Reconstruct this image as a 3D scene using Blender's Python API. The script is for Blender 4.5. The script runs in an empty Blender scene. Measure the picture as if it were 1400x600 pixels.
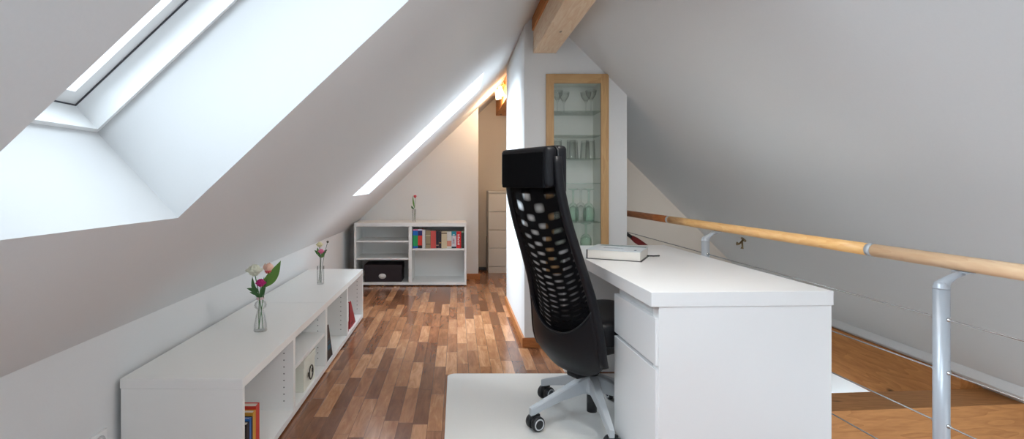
import bpy, bmesh, math, random
from mathutils import Vector, Matrix
random.seed(7)
scene = bpy.context.scene
C = scene.collection
PI = math.pi
# ------------------------------------------------------------------ camera, world, lights, exposure
F, CX, CY, EYE = 734.0, 625.0, 250.0, 1.11
cam_d = bpy.data.cameras.new('camera'); cam = bpy.data.objects.new('camera', cam_d); C.objects.link(cam)
cam.location = (0, 0, EYE); cam.rotation_euler = (PI/2, 0, 0)
cam_d.sensor_width = 36; cam_d.lens = F/1400*36
cam_d.shift_x = (700-CX)/1400; cam_d.shift_y = -(300-CY)/1400
cam_d.clip_start = 0.05
scene.camera = cam
scene.view_settings.view_transform = 'Standard'; scene.view_settings.look = 'None'
scene.view_settings.gamma = 1; scene.view_settings.use_curve_mapping = False
scene.view_settings.exposure = 0.25
scene.cycles.transparent_max_bounces = 32
w = bpy.data.worlds.new('sky'); scene.world = w; w.use_nodes = True
w.node_tree.nodes['Background'].inputs[0].default_value = (0.86, 0.93, 1.0, 1)
w.node_tree.nodes['Background'].inputs[1].default_value = 0.6

# roof planes: left z = LZ + LS*X, right z = RZ - X
LS, LZ, RZ = 0.942, 1.747, 2.852
RIDX = (RZ-LZ)/(1+LS); RIDZ = RZ-RIDX
LN = Vector((-LS, 0, 1)).normalized()          # outward normal of the left slope
KX = -1.235                                     # knee wall
SKY_X0, SKY_X1 = -0.78, 0.20
SKYS = [(0.741, 1.50), (4.0, 4.76), (-1.10, -0.34)]  # last one is an unseen skylight, added to light the right slope

def area(name, loc, normal, sx, sy, power, col=(1, 1, 1)):
    l = bpy.data.lights.new(name, 'AREA'); l.shape = 'RECTANGLE'; l.size = sx; l.size_y = sy
    l.energy = power; l.color = col
    o = bpy.data.objects.new(name, l); C.objects.link(o)
    o.location = loc
    n = Vector(normal).normalized()
    zc = -n
    yc = Vector((0, 1, 0)) if abs(n.y) < 0.9 else Vector((0, 0, 1))
    xc = yc.cross(zc).normalized(); yc = zc.cross(xc)
    m = Matrix((xc, yc, zc)).transposed()
    o.rotation_euler = m.to_euler()
    return o
DAY = (0.80, 0.915, 1.0)
POWERS = [18, 38, 175]
for (y0, y1), pw in zip(SKYS, POWERS):
    mx = (SKY_X0+SKY_X1)/2
    c = Vector((mx, (y0+y1)/2, LZ+LS*mx)) + LN*0.50
    area('skylight_daylight', c, -LN, 1.30, 0.74, pw, DAY).data.spread = math.radians(125)
GWX0, GWX1, GWZ0, GWZ1 = -0.35, 0.90, 0.30, 1.30     # unseen gable window, added behind the camera to light the room
area('added_gable_daylight', ((GWX0+GWX1)/2, -2.72, (GWZ0+GWZ1)/2), (0, 1, 0), GWX1-GWX0, GWZ1-GWZ0, 5, DAY)
RSX0, RSX1, RSY0, RSY1 = 0.80, 1.70, -0.20, 0.70     # unseen skylight, added in the right slope to brighten the left side
area('skylight_daylight', ((RSX0+RSX1)/2+.42, (RSY0+RSY1)/2, RZ-(RSX0+RSX1)/2+.42), (-1, 0, -1), 1.2, .88, .4, DAY)  # light of the added right-slope skylight
ll = area('lower_storey_fill', (1.08, 3.9, -1.5), (1, 0, 0.25), 1.2, .8, 12, DAY); ll.data.spread = math.radians(45)  # area light added below to brighten the white wall under the eaves
ll = area('lower_storey_fill', (2.1, -2.3, -1.2), (0, 1, 0.18), 1.2, 1.2, 9, (1, .95, .88)); ll.data.spread = math.radians(60)  # area light added below to brighten the front of the cross beam

# ------------------------------------------------------------------ materials
def newmat(name):
    m = bpy.data.materials.new(name); m.use_nodes = True
    nt = m.node_tree; b = nt.nodes['Principled BSDF']
    return m, nt, b
def srgb(r, g, b):
    f = lambda c: ((c/255+0.055)/1.055)**2.4 if c > 10 else c/255/12.92
    return (f(r), f(g), f(b), 1)
def plain(name, col, rough=0.5, metal=0.0, bump=0.0, bscale=200, spec=0.5, var=0.03):
    m, nt, b = newmat(name)
    b.inputs['Roughness'].default_value = rough; b.inputs['Metallic'].default_value = metal
    b.inputs['Specular IOR Level'].default_value = spec
    tc = nt.nodes.new('ShaderNodeTexCoord'); no = nt.nodes.new('ShaderNodeTexNoise')
    no.inputs['Scale'].default_value = bscale if bump else 3.0
    nt.links.new(tc.outputs['Object'], no.inputs['Vector'])
    hs = nt.nodes.new('ShaderNodeMixRGB'); hs.inputs[1].default_value = tuple(c*(1-var) for c in col[:3])+(1,)
    hs.inputs[2].default_value = tuple(min(1, c*(1+var)) for c in col[:3])+(1,)
    nt.links.new(no.outputs['Fac'], hs.inputs[0]); nt.links.new(hs.outputs[0], b.inputs['Base Color'])
    if bump:
        bp = nt.nodes.new('ShaderNodeBump'); bp.inputs['Strength'].default_value = bump; bp.inputs['Distance'].default_value = 0.002
        nt.links.new(no.outputs['Fac'], bp.inputs['Height']); nt.links.new(bp.outputs[0], b.inputs['Normal'])
    return m
def timber(name, light, dark, axis='y', rough=0.5, scale=1.0, knots=True, ring=14.0, kn=1.0):
    m, nt, b = newmat(name); N = nt.nodes; L = nt.links
    b.inputs['Roughness'].default_value = rough
    tc = N.new('ShaderNodeTexCoord'); mp = N.new('ShaderNodeMapping')
    s = {'x': (0.12, 1, 1), 'y': (1, 0.12, 1), 'z': (1, 1, 0.12)}[axis]
    mp.inputs['Scale'].default_value = tuple(v*scale for v in s)
    L.new(tc.outputs['Object'], mp.inputs[0])
    n1 = N.new('ShaderNodeTexNoise'); n1.inputs['Scale'].default_value = 6; n1.inputs['Detail'].default_value = 3
    L.new(mp.outputs[0], n1.inputs['Vector'])
    mul = N.new('ShaderNodeMath'); mul.operation = 'MULTIPLY'; mul.inputs[1].default_value = ring; L.new(n1.outputs['Fac'], mul.inputs[0])
    fr = N.new('ShaderNodeMath'); fr.operation = 'FRACT'; L.new(mul.outputs[0], fr.inputs[0])
    n2 = N.new('ShaderNodeTexNoise'); n2.inputs['Scale'].default_value = 90; n2.inputs['Detail'].default_value = 2
    L.new(mp.outputs[0], n2.inputs['Vector'])
    ad = N.new('ShaderNodeMath'); ad.operation = 'MULTIPLY_ADD'; ad.inputs[1].default_value = 0.7
    L.new(n2.outputs['Fac'], ad.inputs[0])
    m2 = N.new('ShaderNodeMath'); m2.operation = 'MULTIPLY'; m2.inputs[1].default_value = 0.3; L.new(fr.outputs[0], m2.inputs[0])
    L.new(m2.outputs[0], ad.inputs[2])
    cr = N.new('ShaderNodeValToRGB'); cr.color_ramp.elements[0].color = light; cr.color_ramp.elements[1].color = dark
    cr.color_ramp.elements[0].position = 0.2; cr.color_ramp.elements[1].position = 0.95
    L.new(ad.outputs[0], cr.inputs[0])
    out = cr.outputs[0]
    if knots:
        mp2 = N.new('ShaderNodeMapping'); s2 = {'x': (2.6, 7, 7), 'y': (7, 2.6, 7), 'z': (7, 7, 2.6)}[axis]
        mp2.inputs['Scale'].default_value = tuple(v*kn for v in s2)
        L.new(tc.outputs['Object'], mp2.inputs[0])
        vo = N.new('ShaderNodeTexVoronoi'); vo.inputs['Scale'].default_value = 1; L.new(mp2.outputs[0], vo.inputs['Vector'])
        k = N.new('ShaderNodeValToRGB'); k.color_ramp.elements[0].position = 0.05; k.color_ramp.elements[0].color = (1, 1, 1, 1)
        k.color_ramp.elements[1].position = 0.13; k.color_ramp.elements[1].color = (0, 0, 0, 1)
        L.new(vo.outputs['Distance'], k.inputs[0])
        mx = N.new('ShaderNodeMixRGB'); L.new(k.outputs[0], mx.inputs[0]); L.new(out, mx.inputs[1])
        mx.inputs[2].default_value = tuple(c*0.25 for c in dark[:3])+(1,)
        out = mx.outputs[0]
    L.new(out, b.inputs['Base Color'])
    return m
def parquet():
    m, nt, b = newmat('walnut_parquet'); N = nt.nodes; L = nt.links
    tc = N.new('ShaderNodeTexCoord'); sep = N.new('ShaderNodeSeparateXYZ'); L.new(tc.outputs['Object'], sep.inputs[0])
    def math_(op, a, b_=None, c=None):
        n = N.new('ShaderNodeMath'); n.operation = op
        for i, v in enumerate((a, b_, c)):
            if v is None: continue
            if isinstance(v, (int, float)): n.inputs[i].default_value = v
            else: L.new(v, n.inputs[i])
        return n.outputs[0]
    sx = math_('DIVIDE', sep.outputs['X'], 0.068); col = math_('FLOOR', sx)
    wn = N.new('ShaderNodeTexWhiteNoise'); wn.noise_dimensions = '1D'; L.new(col, wn.inputs['W'])
    off = math_('MULTIPLY', wn.outputs['Value'], 1.0)
    sy = math_('ADD', math_('DIVIDE', sep.outputs['Y'], 0.42), math_('MULTIPLY', off, 3.7)); row = math_('FLOOR', sy)
    cb = N.new('ShaderNodeCombineXYZ'); L.new(col, cb.inputs[0]); L.new(row, cb.inputs[1])
    w2 = N.new('ShaderNodeTexWhiteNoise'); w2.noise_dimensions = '3D'; L.new(cb.outputs[0], w2.inputs['Vector'])
    # grain
    mp = N.new('ShaderNodeMapping'); mp.inputs['Scale'].default_value = (1, 0.16, 1); L.new(tc.outputs['Object'], mp.inputs[0])
    addv = N.new('ShaderNodeVectorMath'); addv.operation = 'ADD'; L.new(mp.outputs[0], addv.inputs[0]); L.new(w2.outputs['Color'], addv.inputs[1])
    n1 = N.new('ShaderNodeTexNoise'); n1.inputs['Scale'].default_value = 28; n1.inputs['Detail'].default_value = 6; n1.inputs['Roughness'].default_value = 0.65
    n1.inputs['Distortion'].default_value = 0.8
    L.new(addv.outputs[0], n1.inputs['Vector'])
    v = math_('ADD', math_('MULTIPLY', w2.outputs['Value'], 0.55), math_('MULTIPLY', n1.outputs['Fac'], 0.75))
    cr = N.new('ShaderNodeValToRGB'); e = cr.color_ramp.elements
    e[0].position = 0.2; e[0].color = srgb(84, 50, 32)
    e[1].position = 1.0; e[1].color = srgb(208, 156, 116)
    x = e.new(0.55); x.color = srgb(134, 86, 58); x = e.new(0.8); x.color = srgb(172, 120, 84)
    L.new(v, cr.inputs[0])
    # joints
    fx = math_('FRACT', sx); fy = math_('FRACT', sy)
    ex = math_('LESS_THAN', math_('ABSOLUTE', math_('SUBTRACT', fx, 0.5)), 0.487)
    ey = math_('LESS_THAN', math_('ABSOLUTE', math_('SUBTRACT', fy, 0.5)), 0.4975)
    g = math_('MULTIPLY', ex, ey)
    mx = N.new('ShaderNodeMixRGB'); mx.inputs[1].default_value = srgb(88, 58, 40); L.new(g, mx.inputs[0]); L.new(cr.outputs[0], mx.inputs[2])
    L.new(mx.outputs[0], b.inputs['Base Color'])
    b.inputs['Roughness'].default_value = 0.22
    rr = math_('MULTIPLY_ADD', n1.outputs['Fac'], 0.16, 0.09); L.new(rr, b.inputs['Roughness'])
    bp = N.new('ShaderNodeBump'); bp.inputs['Strength'].default_value = 0.12; bp.inputs['Distance'].default_value = 0.002
    n3 = N.new('ShaderNodeTexNoise'); n3.inputs['Scale'].default_value = 9; L.new(tc.outputs['Object'], n3.inputs['Vector'])
    L.new(math_('ADD', n3.outputs['Fac'], g), bp.inputs['Height']); L.new(bp.outputs[0], b.inputs['Normal'])
    return m
def glassmat(name, tint=(0.985, 0.99, 0.985, 1), refl=0.5, edge=0.8):
    m = bpy.data.materials.new(name); m.use_nodes = True; nt = m.node_tree; N = nt.nodes; L = nt.links
    N.clear(); o = N.new('ShaderNodeOutputMaterial'); t = N.new('ShaderNodeBsdfTransparent')
    lw = N.new('ShaderNodeLayerWeight'); lw.inputs['Blend'].default_value = 0.35
    mt = N.new('ShaderNodeMixRGB'); L.new(lw.outputs['Facing'], mt.inputs[0]); mt.inputs[1].default_value = tint
    mt.inputs[2].default_value = tuple(c*edge for c in tint[:3])+(1,); L.new(mt.outputs[0], t.inputs[0])
    g = N.new('ShaderNodeBsdfGlossy'); g.inputs['Roughness'].default_value = 0.03
    l2 = N.new('ShaderNodeLayerWeight'); l2.inputs['Blend'].default_value = 0.5
    pw_ = N.new('ShaderNodeMath'); pw_.operation = 'POWER'; pw_.inputs[1].default_value = 3.0; L.new(l2.outputs['Facing'], pw_.inputs[0])
    mu = N.new('ShaderNodeMath'); mu.operation = 'MULTIPLY_ADD'; mu.inputs[1].default_value = refl*.6; mu.inputs[2].default_value = 0.035*refl; L.new(pw_.outputs[0], mu.inputs[0])
    mx = N.new('ShaderNodeMixShader'); L.new(mu.outputs[0], mx.inputs[0]); L.new(t.outputs[0], mx.inputs[1]); L.new(g.outputs[0], mx.inputs[2])
    L.new(mx.outputs[0], o.inputs[0])
    return m
def emis(name, col, st):
    m, nt, b = newmat(name); b.inputs['Base Color'].default_value = col
    b.inputs['Emission Color'].default_value = col; b.inputs['Emission Strength'].default_value = st
    return m

PAINT = plain('white_wall_paint', (0.775, 0.785, 0.79), 0.9, bump=0.12, bscale=120, spec=0.1, var=0.012)
PAINT_W = plain('warm_white_wall_paint', (0.74, 0.68, 0.61), 0.9, bump=0.12, bscale=120, spec=0.1, var=0.012)
REVEAL = plain('darkened_reveal_paint', (0.56, 0.56, 0.56), 0.9, bump=0.05, spec=0.1, var=0.01)  # wall paint made darker so the strongly lit reveals keep their tone
WINW = plain('white_window_lacquer', (0.86, 0.87, 0.87), 0.35)
DARKG = plain('dark_gasket', (0.05, 0.05, 0.06), 0.6)
LAM = plain('white_laminate', (0.89, 0.89, 0.87), 0.32, var=0.01)
LAMD = plain('white_desk_lacquer', (0.86, 0.86, 0.86), 0.28, var=0.01)
HOLE = plain('pin_hole_shade', (0.15, 0.15, 0.15), 0.8)
FLOOR = parquet()
BEAM = timber('pale_spruce_timber', srgb(246, 224, 196), srgb(224, 186, 148), 'y', 0.65, kn=1.7)
BEAMD = timber('orange_spruce_timber', srgb(216, 150, 86), srgb(176, 106, 52), 'y', 0.6)
BEAMC = timber('cross_spruce_timber', srgb(200, 142, 86), srgb(156, 100, 52), 'x', 0.6, kn=1.3)
RAILW = timber('handrail_wood', srgb(250, 204, 138), srgb(228, 162, 94), 'y', 0.35, 1.6, knots=False)
RAILP = timber('pale_handrail_wood', srgb(240, 206, 168), srgb(220, 174, 130), 'y', 0.4, 1.6, knots=False)
RAILD = timber('brown_handrail_wood', srgb(190, 118, 62), srgb(130, 66, 30), 'y', 0.4, 1.6, knots=False)
SKIRT = timber('oak_skirting', srgb(196, 128, 72), srgb(160, 94, 48), 'y', 0.4, 1.5, knots=False)
BIRCH = timber('birch_veneer', srgb(206, 168, 118), srgb(178, 134, 84), 'z', 0.45, 1.2, knots=False, ring=5)
STEEL = plain('grey_powder_coat', (0.42, 0.45, 0.49), 0.35, 0.3)
ALU = plain('silver_grey_plastic', (0.50, 0.53, 0.56), 0.4, 0.2)
CHROME = plain('brushed_steel', (0.56, 0.56, 0.56), 0.25, 0.9)
BRASS = plain('old_brass', (0.25, 0.18, 0.09), 0.35, 0.8)
LEATHER = plain('black_leather', (0.006, 0.0065, 0.009), 0.42, bump=0.3, bscale=350, spec=0.28)
BFAB = plain('black_fabric', (0.003, 0.0035, 0.005), 0.9, bump=0.3, bscale=900, spec=0.15)
BPLA = plain('black_plastic', (0.012, 0.013, 0.015), 0.35)
WHEELG = plain('pale_wheel_ring', (0.55, 0.56, 0.58), 0.4)
MAT = plain('frosted_grey_mat', (0.72, 0.715, 0.69), 0.45, bump=0.5, bscale=260, var=0.06)
GLASS = glassmat('clear_glass', refl=0.9)
PANE = glassmat('window_pane', (0.98, 0.99, 1, 1), 0.4, 0.9)
GGREEN = glassmat('green_tinted_glass', (0.92, 0.985, 0.95, 1), 0.8, 0.80)
GCLEAR = glassmat('clear_drinking_glass', (0.985, 0.99, 0.985, 1), 0.9, 0.80)
SHELFG = glassmat('shelf_glass', (0.95, 0.985, 0.965, 1), 0.5, 0.78)
NICHE = plain('pale_cabinet_lining', (0.86, 0.87, 0.80), 0.6)
CARD = plain('ivory_cardboard', (0.78, 0.78, 0.68), 0.7)
BLKBOX = plain('black_brown_woven_box', (0.020, 0.012, 0.016), 0.6, bump=0.5, bscale=300)
PAGES = plain('book_pages', (0.78, 0.73, 0.65), 0.8)
PAGESW = plain('white_book_pages', (0.82, 0.79, 0.74), 0.8)

# ------------------------------------------------------------------ helpers
def box(bm, x0, x1, y0, y1, z0, z1, bev=0.0, mi=0):
    t = bmesh.new(); bmesh.ops.create_cube(t, size=1.0)
    for v in t.verts:
        v.co = Vector(((x0+x1)/2+v.co.x*(x1-x0), (y0+y1)/2+v.co.y*(y1-y0), (z0+z1)/2+v.co.z*(z1-z0)))
    if bev: bmesh.ops.bevel(t, geom=t.edges[:], offset=bev, segments=2, profile=0.7, affect='EDGES')
    return merge(bm, t, mi)
def merge(bm, t, mi=0, M=None):
    if M is not None: bmesh.ops.transform(t, matrix=M, verts=t.verts[:])
    vs = {}
    for v in t.verts: vs[v] = bm.verts.new(v.co)
    for f in t.faces:
        try: nf = bm.faces.new([vs[v] for v in f.verts])
        except ValueError: continue
        nf.material_index = mi; nf.smooth = f.smooth
    t.free(); return bm
def B(*a, **k): return box(bmesh.new(), *a, **k)
def tube(bm, pts, r, seg=12, mi=0, caps=True, flat=None):
    pts = [Vector(p) for p in pts]; n = len(pts)
    rs = r if isinstance(r, (list, tuple)) else [r]*n
    up = None; rings = []
    for i, p in enumerate(pts):
        d = (pts[min(i+1, n-1)]-pts[max(i-1, 0)]).normalized()
        if up is None:
            a = Vector((0, 0, 1)) if abs(d.z) < 0.9 else Vector((1, 0, 0))
            up = (a - d*a.dot(d)).normalized()
        else: up = (up - d*up.dot(d)).normalized()
        side = d.cross(up)
        ra, rb = (rs[i], rs[i]) if flat is None else (rs[i], rs[i]*flat)
        rings.append([bm.verts.new(p + up*ra*math.cos(2*PI*k/seg) + side*rb*math.sin(2*PI*k/seg)) for k in range(seg)])
    for a, b in zip(rings, rings[1:]):
        for k in range(seg):
            f = bm.faces.new((a[k], a[(k+1) % seg], b[(k+1) % seg], b[k])); f.smooth = True; f.material_index = mi
    if caps:
        f = bm.faces.new(rings[0][::-1]); f.material_index = mi
        f = bm.faces.new(rings[-1]); f.material_index = mi
    return bm
def lathe(bm, prof, seg=24, c=(0, 0, 0), mi=0, M=None):
    t = bmesh.new(); rings = []
    for r, z in prof:
        if r < 1e-5: rings.append([t.verts.new((c[0], c[1], c[2]+z))])
        else: rings.append([t.verts.new((c[0]+r*math.cos(2*PI*k/seg), c[1]+r*math.sin(2*PI*k/seg), c[2]+z)) for k in range(seg)])
    for a, b in zip(rings, rings[1:]):
        for k in range(seg):
            va = a[k % len(a)]; vb = a[(k+1) % len(a)]; vc = b[(k+1) % len(b)]; vd = b[k % len(b)]
            l = []
            for v in (va, vb, vc, vd):
                if v not in l: l.append(v)
            if len(l) >= 3:
                f = t.faces.new(l); f.smooth = True
    return merge(bm, t, mi, M)
def prism(bm, poly, vec, mi=0):
    vec = Vector(vec); a = [bm.verts.new(p) for p in poly]; b = [bm.verts.new(Vector(p)+vec) for p in poly]
    n = len(a)
    for f in ([a[::-1], b] + [[a[i], a[(i+1) % n], b[(i+1) % n], b[i]] for i in range(n)]):
        q = bm.faces.new(f); q.material_index = mi
    return bm
def obj(name, bm, mats, parent=None, loc=None):
    me = bpy.data.meshes.new(name)
    bmesh.ops.recalc_face_normals(bm, faces=bm.faces[:])
    if loc is not None and parent is None: bmesh.ops.translate(bm, verts=bm.verts[:], vec=-Vector(loc))
    bm.to_mesh(me); bm.free()
    for m in (mats if isinstance(mats, (list, tuple)) else [mats]): me.materials.append(m)
    o = bpy.data.objects.new(name, me); C.objects.link(o)
    if loc is not None and parent is None: o.location = loc
    if parent is not None: o.parent = parent
    return o
def tag(o, label=None, cat=None, group=None, kind=None):
    if label: o['label'] = label
    if cat: o['category'] = cat
    if group: o['group'] = group
    if kind: o['kind'] = kind
    return o
def thing(name, label, cat, loc=(0, 0, 0), rz=0, group=None):
    o = bpy.data.objects.new(name, None); C.objects.link(o); o.empty_display_size = 0.05
    o.location = loc; o.rotation_euler = (0, 0, rz)
    return tag(o, label, cat, group)
def struct(name, bm, m, parent=None):
    o = obj(name, bm, m, parent)
    if parent is None: o['kind'] = 'structure'
    return o
def smooth_obj(o, lv=2):
    md = o.modifiers.new('sub', 'SUBSURF'); md.levels = lv; md.render_levels = lv
    for p in o.data.polygons: p.use_smooth = True
    return o
def P(px, py, Y): return Vector(((px-CX)/F*Y, Y, EYE-(py-CY)/F*Y))

# ------------------------------------------------------------------ the setting
YB, YE = -2.6, 7.0          # behind the camera, far end
EDGE = lambda y: 1.70-0.095*y
bm = bmesh.new()
prism(bm, [(-1.335, YB-.1, 0), (EDGE(YB), YB-.1, 0), (EDGE(4.8), 4.8, 0), (2.2, 4.8, 0), (2.2, YE+.1, 0), (-1.335, YE+.1, 0)], (0, 0, -0.26))
struct('floor', bm, FLOOR)
struct('wall_left', B(-1.335, KX, YB, YE, 0, 0.60), PAINT)
# left slope with three skylight openings, the one behind the camera added
def sp(X, Y, d): return Vector((X, Y, LZ+LS*X)) + LN*d
def slope_slab(T=0.33):
    bm = bmesh.new()
    xs = [-1.36, SKY_X0, SKY_X1, RIDX]; ys = sorted([YB-.1, YE+.1] + [v for s in SKYS for v in s])
    def hole(i, j):
        if i != 1: return False
        m_ = (ys[j]+ys[j+1])/2
        return any(a < m_ < b for a, b in SKYS)
    for d in (0, T):
        for i in range(3):
            for j in range(len(ys)-1):
                if hole(i, j): continue
                x1 = xs[i+1]
                bm.faces.new([bm.verts.new(sp(*q, d)) for q in ((xs[i], ys[j]), (x1, ys[j]), (x1, ys[j+1]), (xs[i], ys[j+1]))])
    for a, b in SKYS:
        c = [(SKY_X0, a), (SKY_X1, a), (SKY_X1, b), (SKY_X0, b)]
        for k in range(4):
            p, q = c[k], c[(k+1) % 4]
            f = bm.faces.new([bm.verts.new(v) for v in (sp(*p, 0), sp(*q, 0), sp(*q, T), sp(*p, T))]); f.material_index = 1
    c = [(xs[0], ys[0]), (xs[-1], ys[0]), (xs[-1], ys[-1]), (xs[0], ys[-1])]
    for k in range(4):
        p, q = c[k], c[(k+1) % 4]
        bm.faces.new([bm.verts.new(v) for v in (sp(*p, 0), sp(*q, 0), sp(*q, T), sp(*p, T))])
    bmesh.ops.remove_doubles(bm, verts=bm.verts[:], dist=1e-5)
    return bm
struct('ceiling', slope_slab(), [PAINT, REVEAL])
# right slope
bm = bmesh.new()
XR = 2.90
def outer(x): k = (x-RIDX)/(XR+.2-RIDX); return RIDZ+.45+(RZ-XR+.2-RIDZ-.45)*k
def rslab(xa, xb, ya, yb):
    end = (XR+.2, ya, RZ-XR+.2) if xb >= XR else (xb, ya, outer(xb))
    prism(bm, [(xa, ya, RZ-xa), (xb, ya, RZ-xb), end, (xa, ya, outer(xa))], (0, yb-ya, 0))
rslab(RIDX, XR, YB-.1, RSY0); rslab(RIDX, RSX0, RSY0, RSY1); rslab(RSX1, XR, RSY0, RSY1); rslab(RIDX, XR, RSY1, 4.95)
prism(bm, [(RIDX, 4.95, RIDZ), (XR, 4.95, RZ-XR), (XR+.2, 4.95, RZ-XR+.2), (RIDX, 4.95, RIDZ+.45)], (0, YE-4.95+.1, 0))
struct('ceiling', bm, PAINT)
# far wall behind the bookcase, recess end wall
def under_left(x, extra=0.06): return LZ+LS*x+extra
bm = bmesh.new()
prism(bm, [(-1.235, 6.19, 0), (0.244, 6.19, 0), (0.244, 6.19, under_left(0.244)), (-1.235, 6.19, under_left(-1.235))], (0, YE-6.19, 0))
struct('wall_far', bm, PAINT)
struct('wall_recess', B(0.244, 2.2, YE, YE+.1, 0, 2.32), PAINT_W)
# wall block with the cabinet niche
NX0, NX1, NZ0, NZ1, NY = 0.628, 0.992, 0.56, 1.812, 3.88
BX0, BX1, BY0, BY1 = 0.455, 1.148, 3.63, 4.95
bm = bmesh.new()
box(bm, BX0, NX0, BY0, BY1, 0, 2.30)
prism(bm, [(NX1, BY0, 0), (BX1, BY0, 0), (BX1, BY0, 1.80), (NX1, BY0, 1.95)], (0, BY1-BY0, 0))
box(bm, NX0, NX1, BY0, BY1, 0, NZ0)
box(bm, NX0, NX1, BY0, BY1, NZ1, 1.99)
prism(bm, [(NX0, BY0, 1.99), (NX1, BY0, 1.99), (NX1, BY0, 2.0), (.80, BY0, 2.2), (NX0, BY0, 2.3)], (0, BY1-BY0, 0))
box(bm, NX0, NX1, NY, BY1, NZ0, NZ1)
struct('wall_middle', bm, PAINT)
struct('wall_end', B(BX1, 3.3, 4.8, 4.95, -2.6, 1.78), PAINT_W)
bm = bmesh.new()        # gable wall behind the camera, with the opening for the added window
def gz(x): return (LZ+LS*x if x < RIDX else RZ-x)+.1
for x0, x1, z0, z1 in ((-1.235, GWX0, 0, None), (GWX1, 2.7, -2.6, None), (GWX0, GWX1, 0, GWZ0), (GWX0, GWX1, GWZ1, None)):
    pts = [(x0, YB-.2, z0), (x1, YB-.2, z0)]
    if z1 is None:
        pts.append((x1, YB-.2, gz(x1)))
        if x0 < RIDX < x1: pts.append((RIDX, YB-.2, RIDZ+.1))
        pts.append((x0, YB-.2, gz(x0)))
    else: pts += [(x1, YB-.2, z1), (x0, YB-.2, z1)]
    prism(bm, pts, (0, .2, 0))
struct('wall_gable', bm, PAINT)
# storey below the gallery opening
bm = bmesh.new()
box(bm, 1.0, 3.4, YB-.2, 4.8, -2.7, -2.6)
struct('floor', bm, PAINT)
struct('wall_lower', B(3.0, 3.15, YB-.2, 4.8, -2.6, -0.0), PAINT)
struct('wall_lower', B(0.9, 1.0, YB-.2, 4.8, -2.6, -0.27), PAINT)

def skylight(n, a, b):
    e = bpy.data.objects.new('window_%d' % n, None); C.objects.link(e); e['kind'] = 'structure'
    def ring(o0, w, d0, d1, bevel=0):
        # ring in slope coordinates: o0 inset from the opening, w width
        bm = bmesh.new(); cs = 1/math.sqrt(1+LS*LS)
        def rect(i): k = i*cs; return [(SKY_X0+k, a+i), (SKY_X1-k, a+i), (SKY_X1-k, b-i), (SKY_X0+k, b-i)]
        O, I = rect(o0), rect(o0+w)
        for k in range(4):
            k2 = (k+1) % 4
            for d in (d0, d1): bm.faces.new([bm.verts.new(sp(*q, d)) for q in (O[k], O[k2], I[k2], I[k])])
            for R_ in (O, I): bm.faces.new([bm.verts.new(v) for v in (sp(*R_[k], d0), sp(*R_[k2], d0), sp(*R_[k2], d1), sp(*R_[k], d1))])
        bmesh.ops.remove_doubles(bm, verts=bm.verts[:], dist=1e-5)
        return bm
    obj('window_frame', ring(-0.004, 0.016, 0.328, 0.345), WINW, e)
    obj('window_frame', ring(0.0, 0.012, 0.345, 0.42), WINW, e)
    g = obj('gasket', ring(0.012, 0.0025, 0.4155, 0.4195), DARKG, e)
    obj('sash', ring(0.0, 0.055, 0.42, 0.465), WINW, e)
    bm = bmesh.new()
    i = 0.05; k = i/math.sqrt(1+LS*LS)
    for d in (0.445, 0.449):
        bm.faces.new([bm.verts.new(sp(*q, d)) for q in ((SKY_X0+k, a+i), (SKY_X1-k, a+i), (SKY_X1-k, b-i), (SKY_X0+k, b-i))])
    obj('pane', bm, PANE, e)
for n, (a, b) in enumerate(SKYS, 1): skylight(n, a, b)  # the third is the added skylight out of view
e = bpy.data.objects.new('window_4', None); C.objects.link(e); e['kind'] = 'structure'  # frame and pane of the added gable window
bm = bmesh.new()
for x0, x1, z0, z1 in ((GWX0, GWX0+.05, GWZ0, GWZ1), (GWX1-.05, GWX1, GWZ0, GWZ1), (GWX0+.05, GWX1-.05, GWZ0, GWZ0+.05), (GWX0+.05, GWX1-.05, GWZ1-.05, GWZ1)):
    box(bm, x0, x1, -2.71, -2.66, z0, z1)
obj('window_frame', bm, WINW, e)
obj('pane', B(GWX0+.05, GWX1-.05, -2.69, -2.685, GWZ0+.05, GWZ1-.05), PANE, e)

e = bpy.data.objects.new('window_5', None); C.objects.link(e); e['kind'] = 'structure'  # frame and pane of the added right-slope skylight
bm = bmesh.new()
for xa, xb, ya, yb in ((RSX0, RSX0+.04, RSY0, RSY1), (RSX1-.04, RSX1, RSY0, RSY1), (RSX0+.04, RSX1-.04, RSY0, RSY0+.05), (RSX0+.04, RSX1-.04, RSY1-.05, RSY1)):
    prism(bm, [(xa, ya, RZ-xa+.20), (xb, ya, RZ-xb+.20), (xb, yb, RZ-xb+.20), (xa, yb, RZ-xa+.20)], (.03, 0, .03))
obj('window_frame', bm, WINW, e)
bm = bmesh.new(); xa, xb, ya, yb = RSX0+.04, RSX1-.04, RSY0+.05, RSY1-.05
prism(bm, [(xa, ya, RZ-xa+.22), (xb, ya, RZ-xb+.22), (xb, yb, RZ-xb+.22), (xa, yb, RZ-xa+.22)], (.003, 0, .003))
obj('pane', bm, PANE, e)

# skirting boards
SK = 0.065
struct('baseboard_middle', B(BX0-.015, BX0, BY0, BY1, 0, SK, bev=.002), SKIRT)
struct('baseboard_front', B(BX0-.015, BX1, BY0-.015, BY0, 0, SK, bev=.002), timber('oak_skirting_across', srgb(186, 118, 64), srgb(150, 86, 44), 'x', 0.4, 1.5, knots=False))
struct('baseboard_far', B(0.11, 0.262, 6.172, 6.19, 0, SK, bev=.002), SKIRT)
struct('baseboard_recess', B(0.244, 2.2, YE-.015, YE, 0, SK, bev=.002), PAINT_W)

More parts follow.
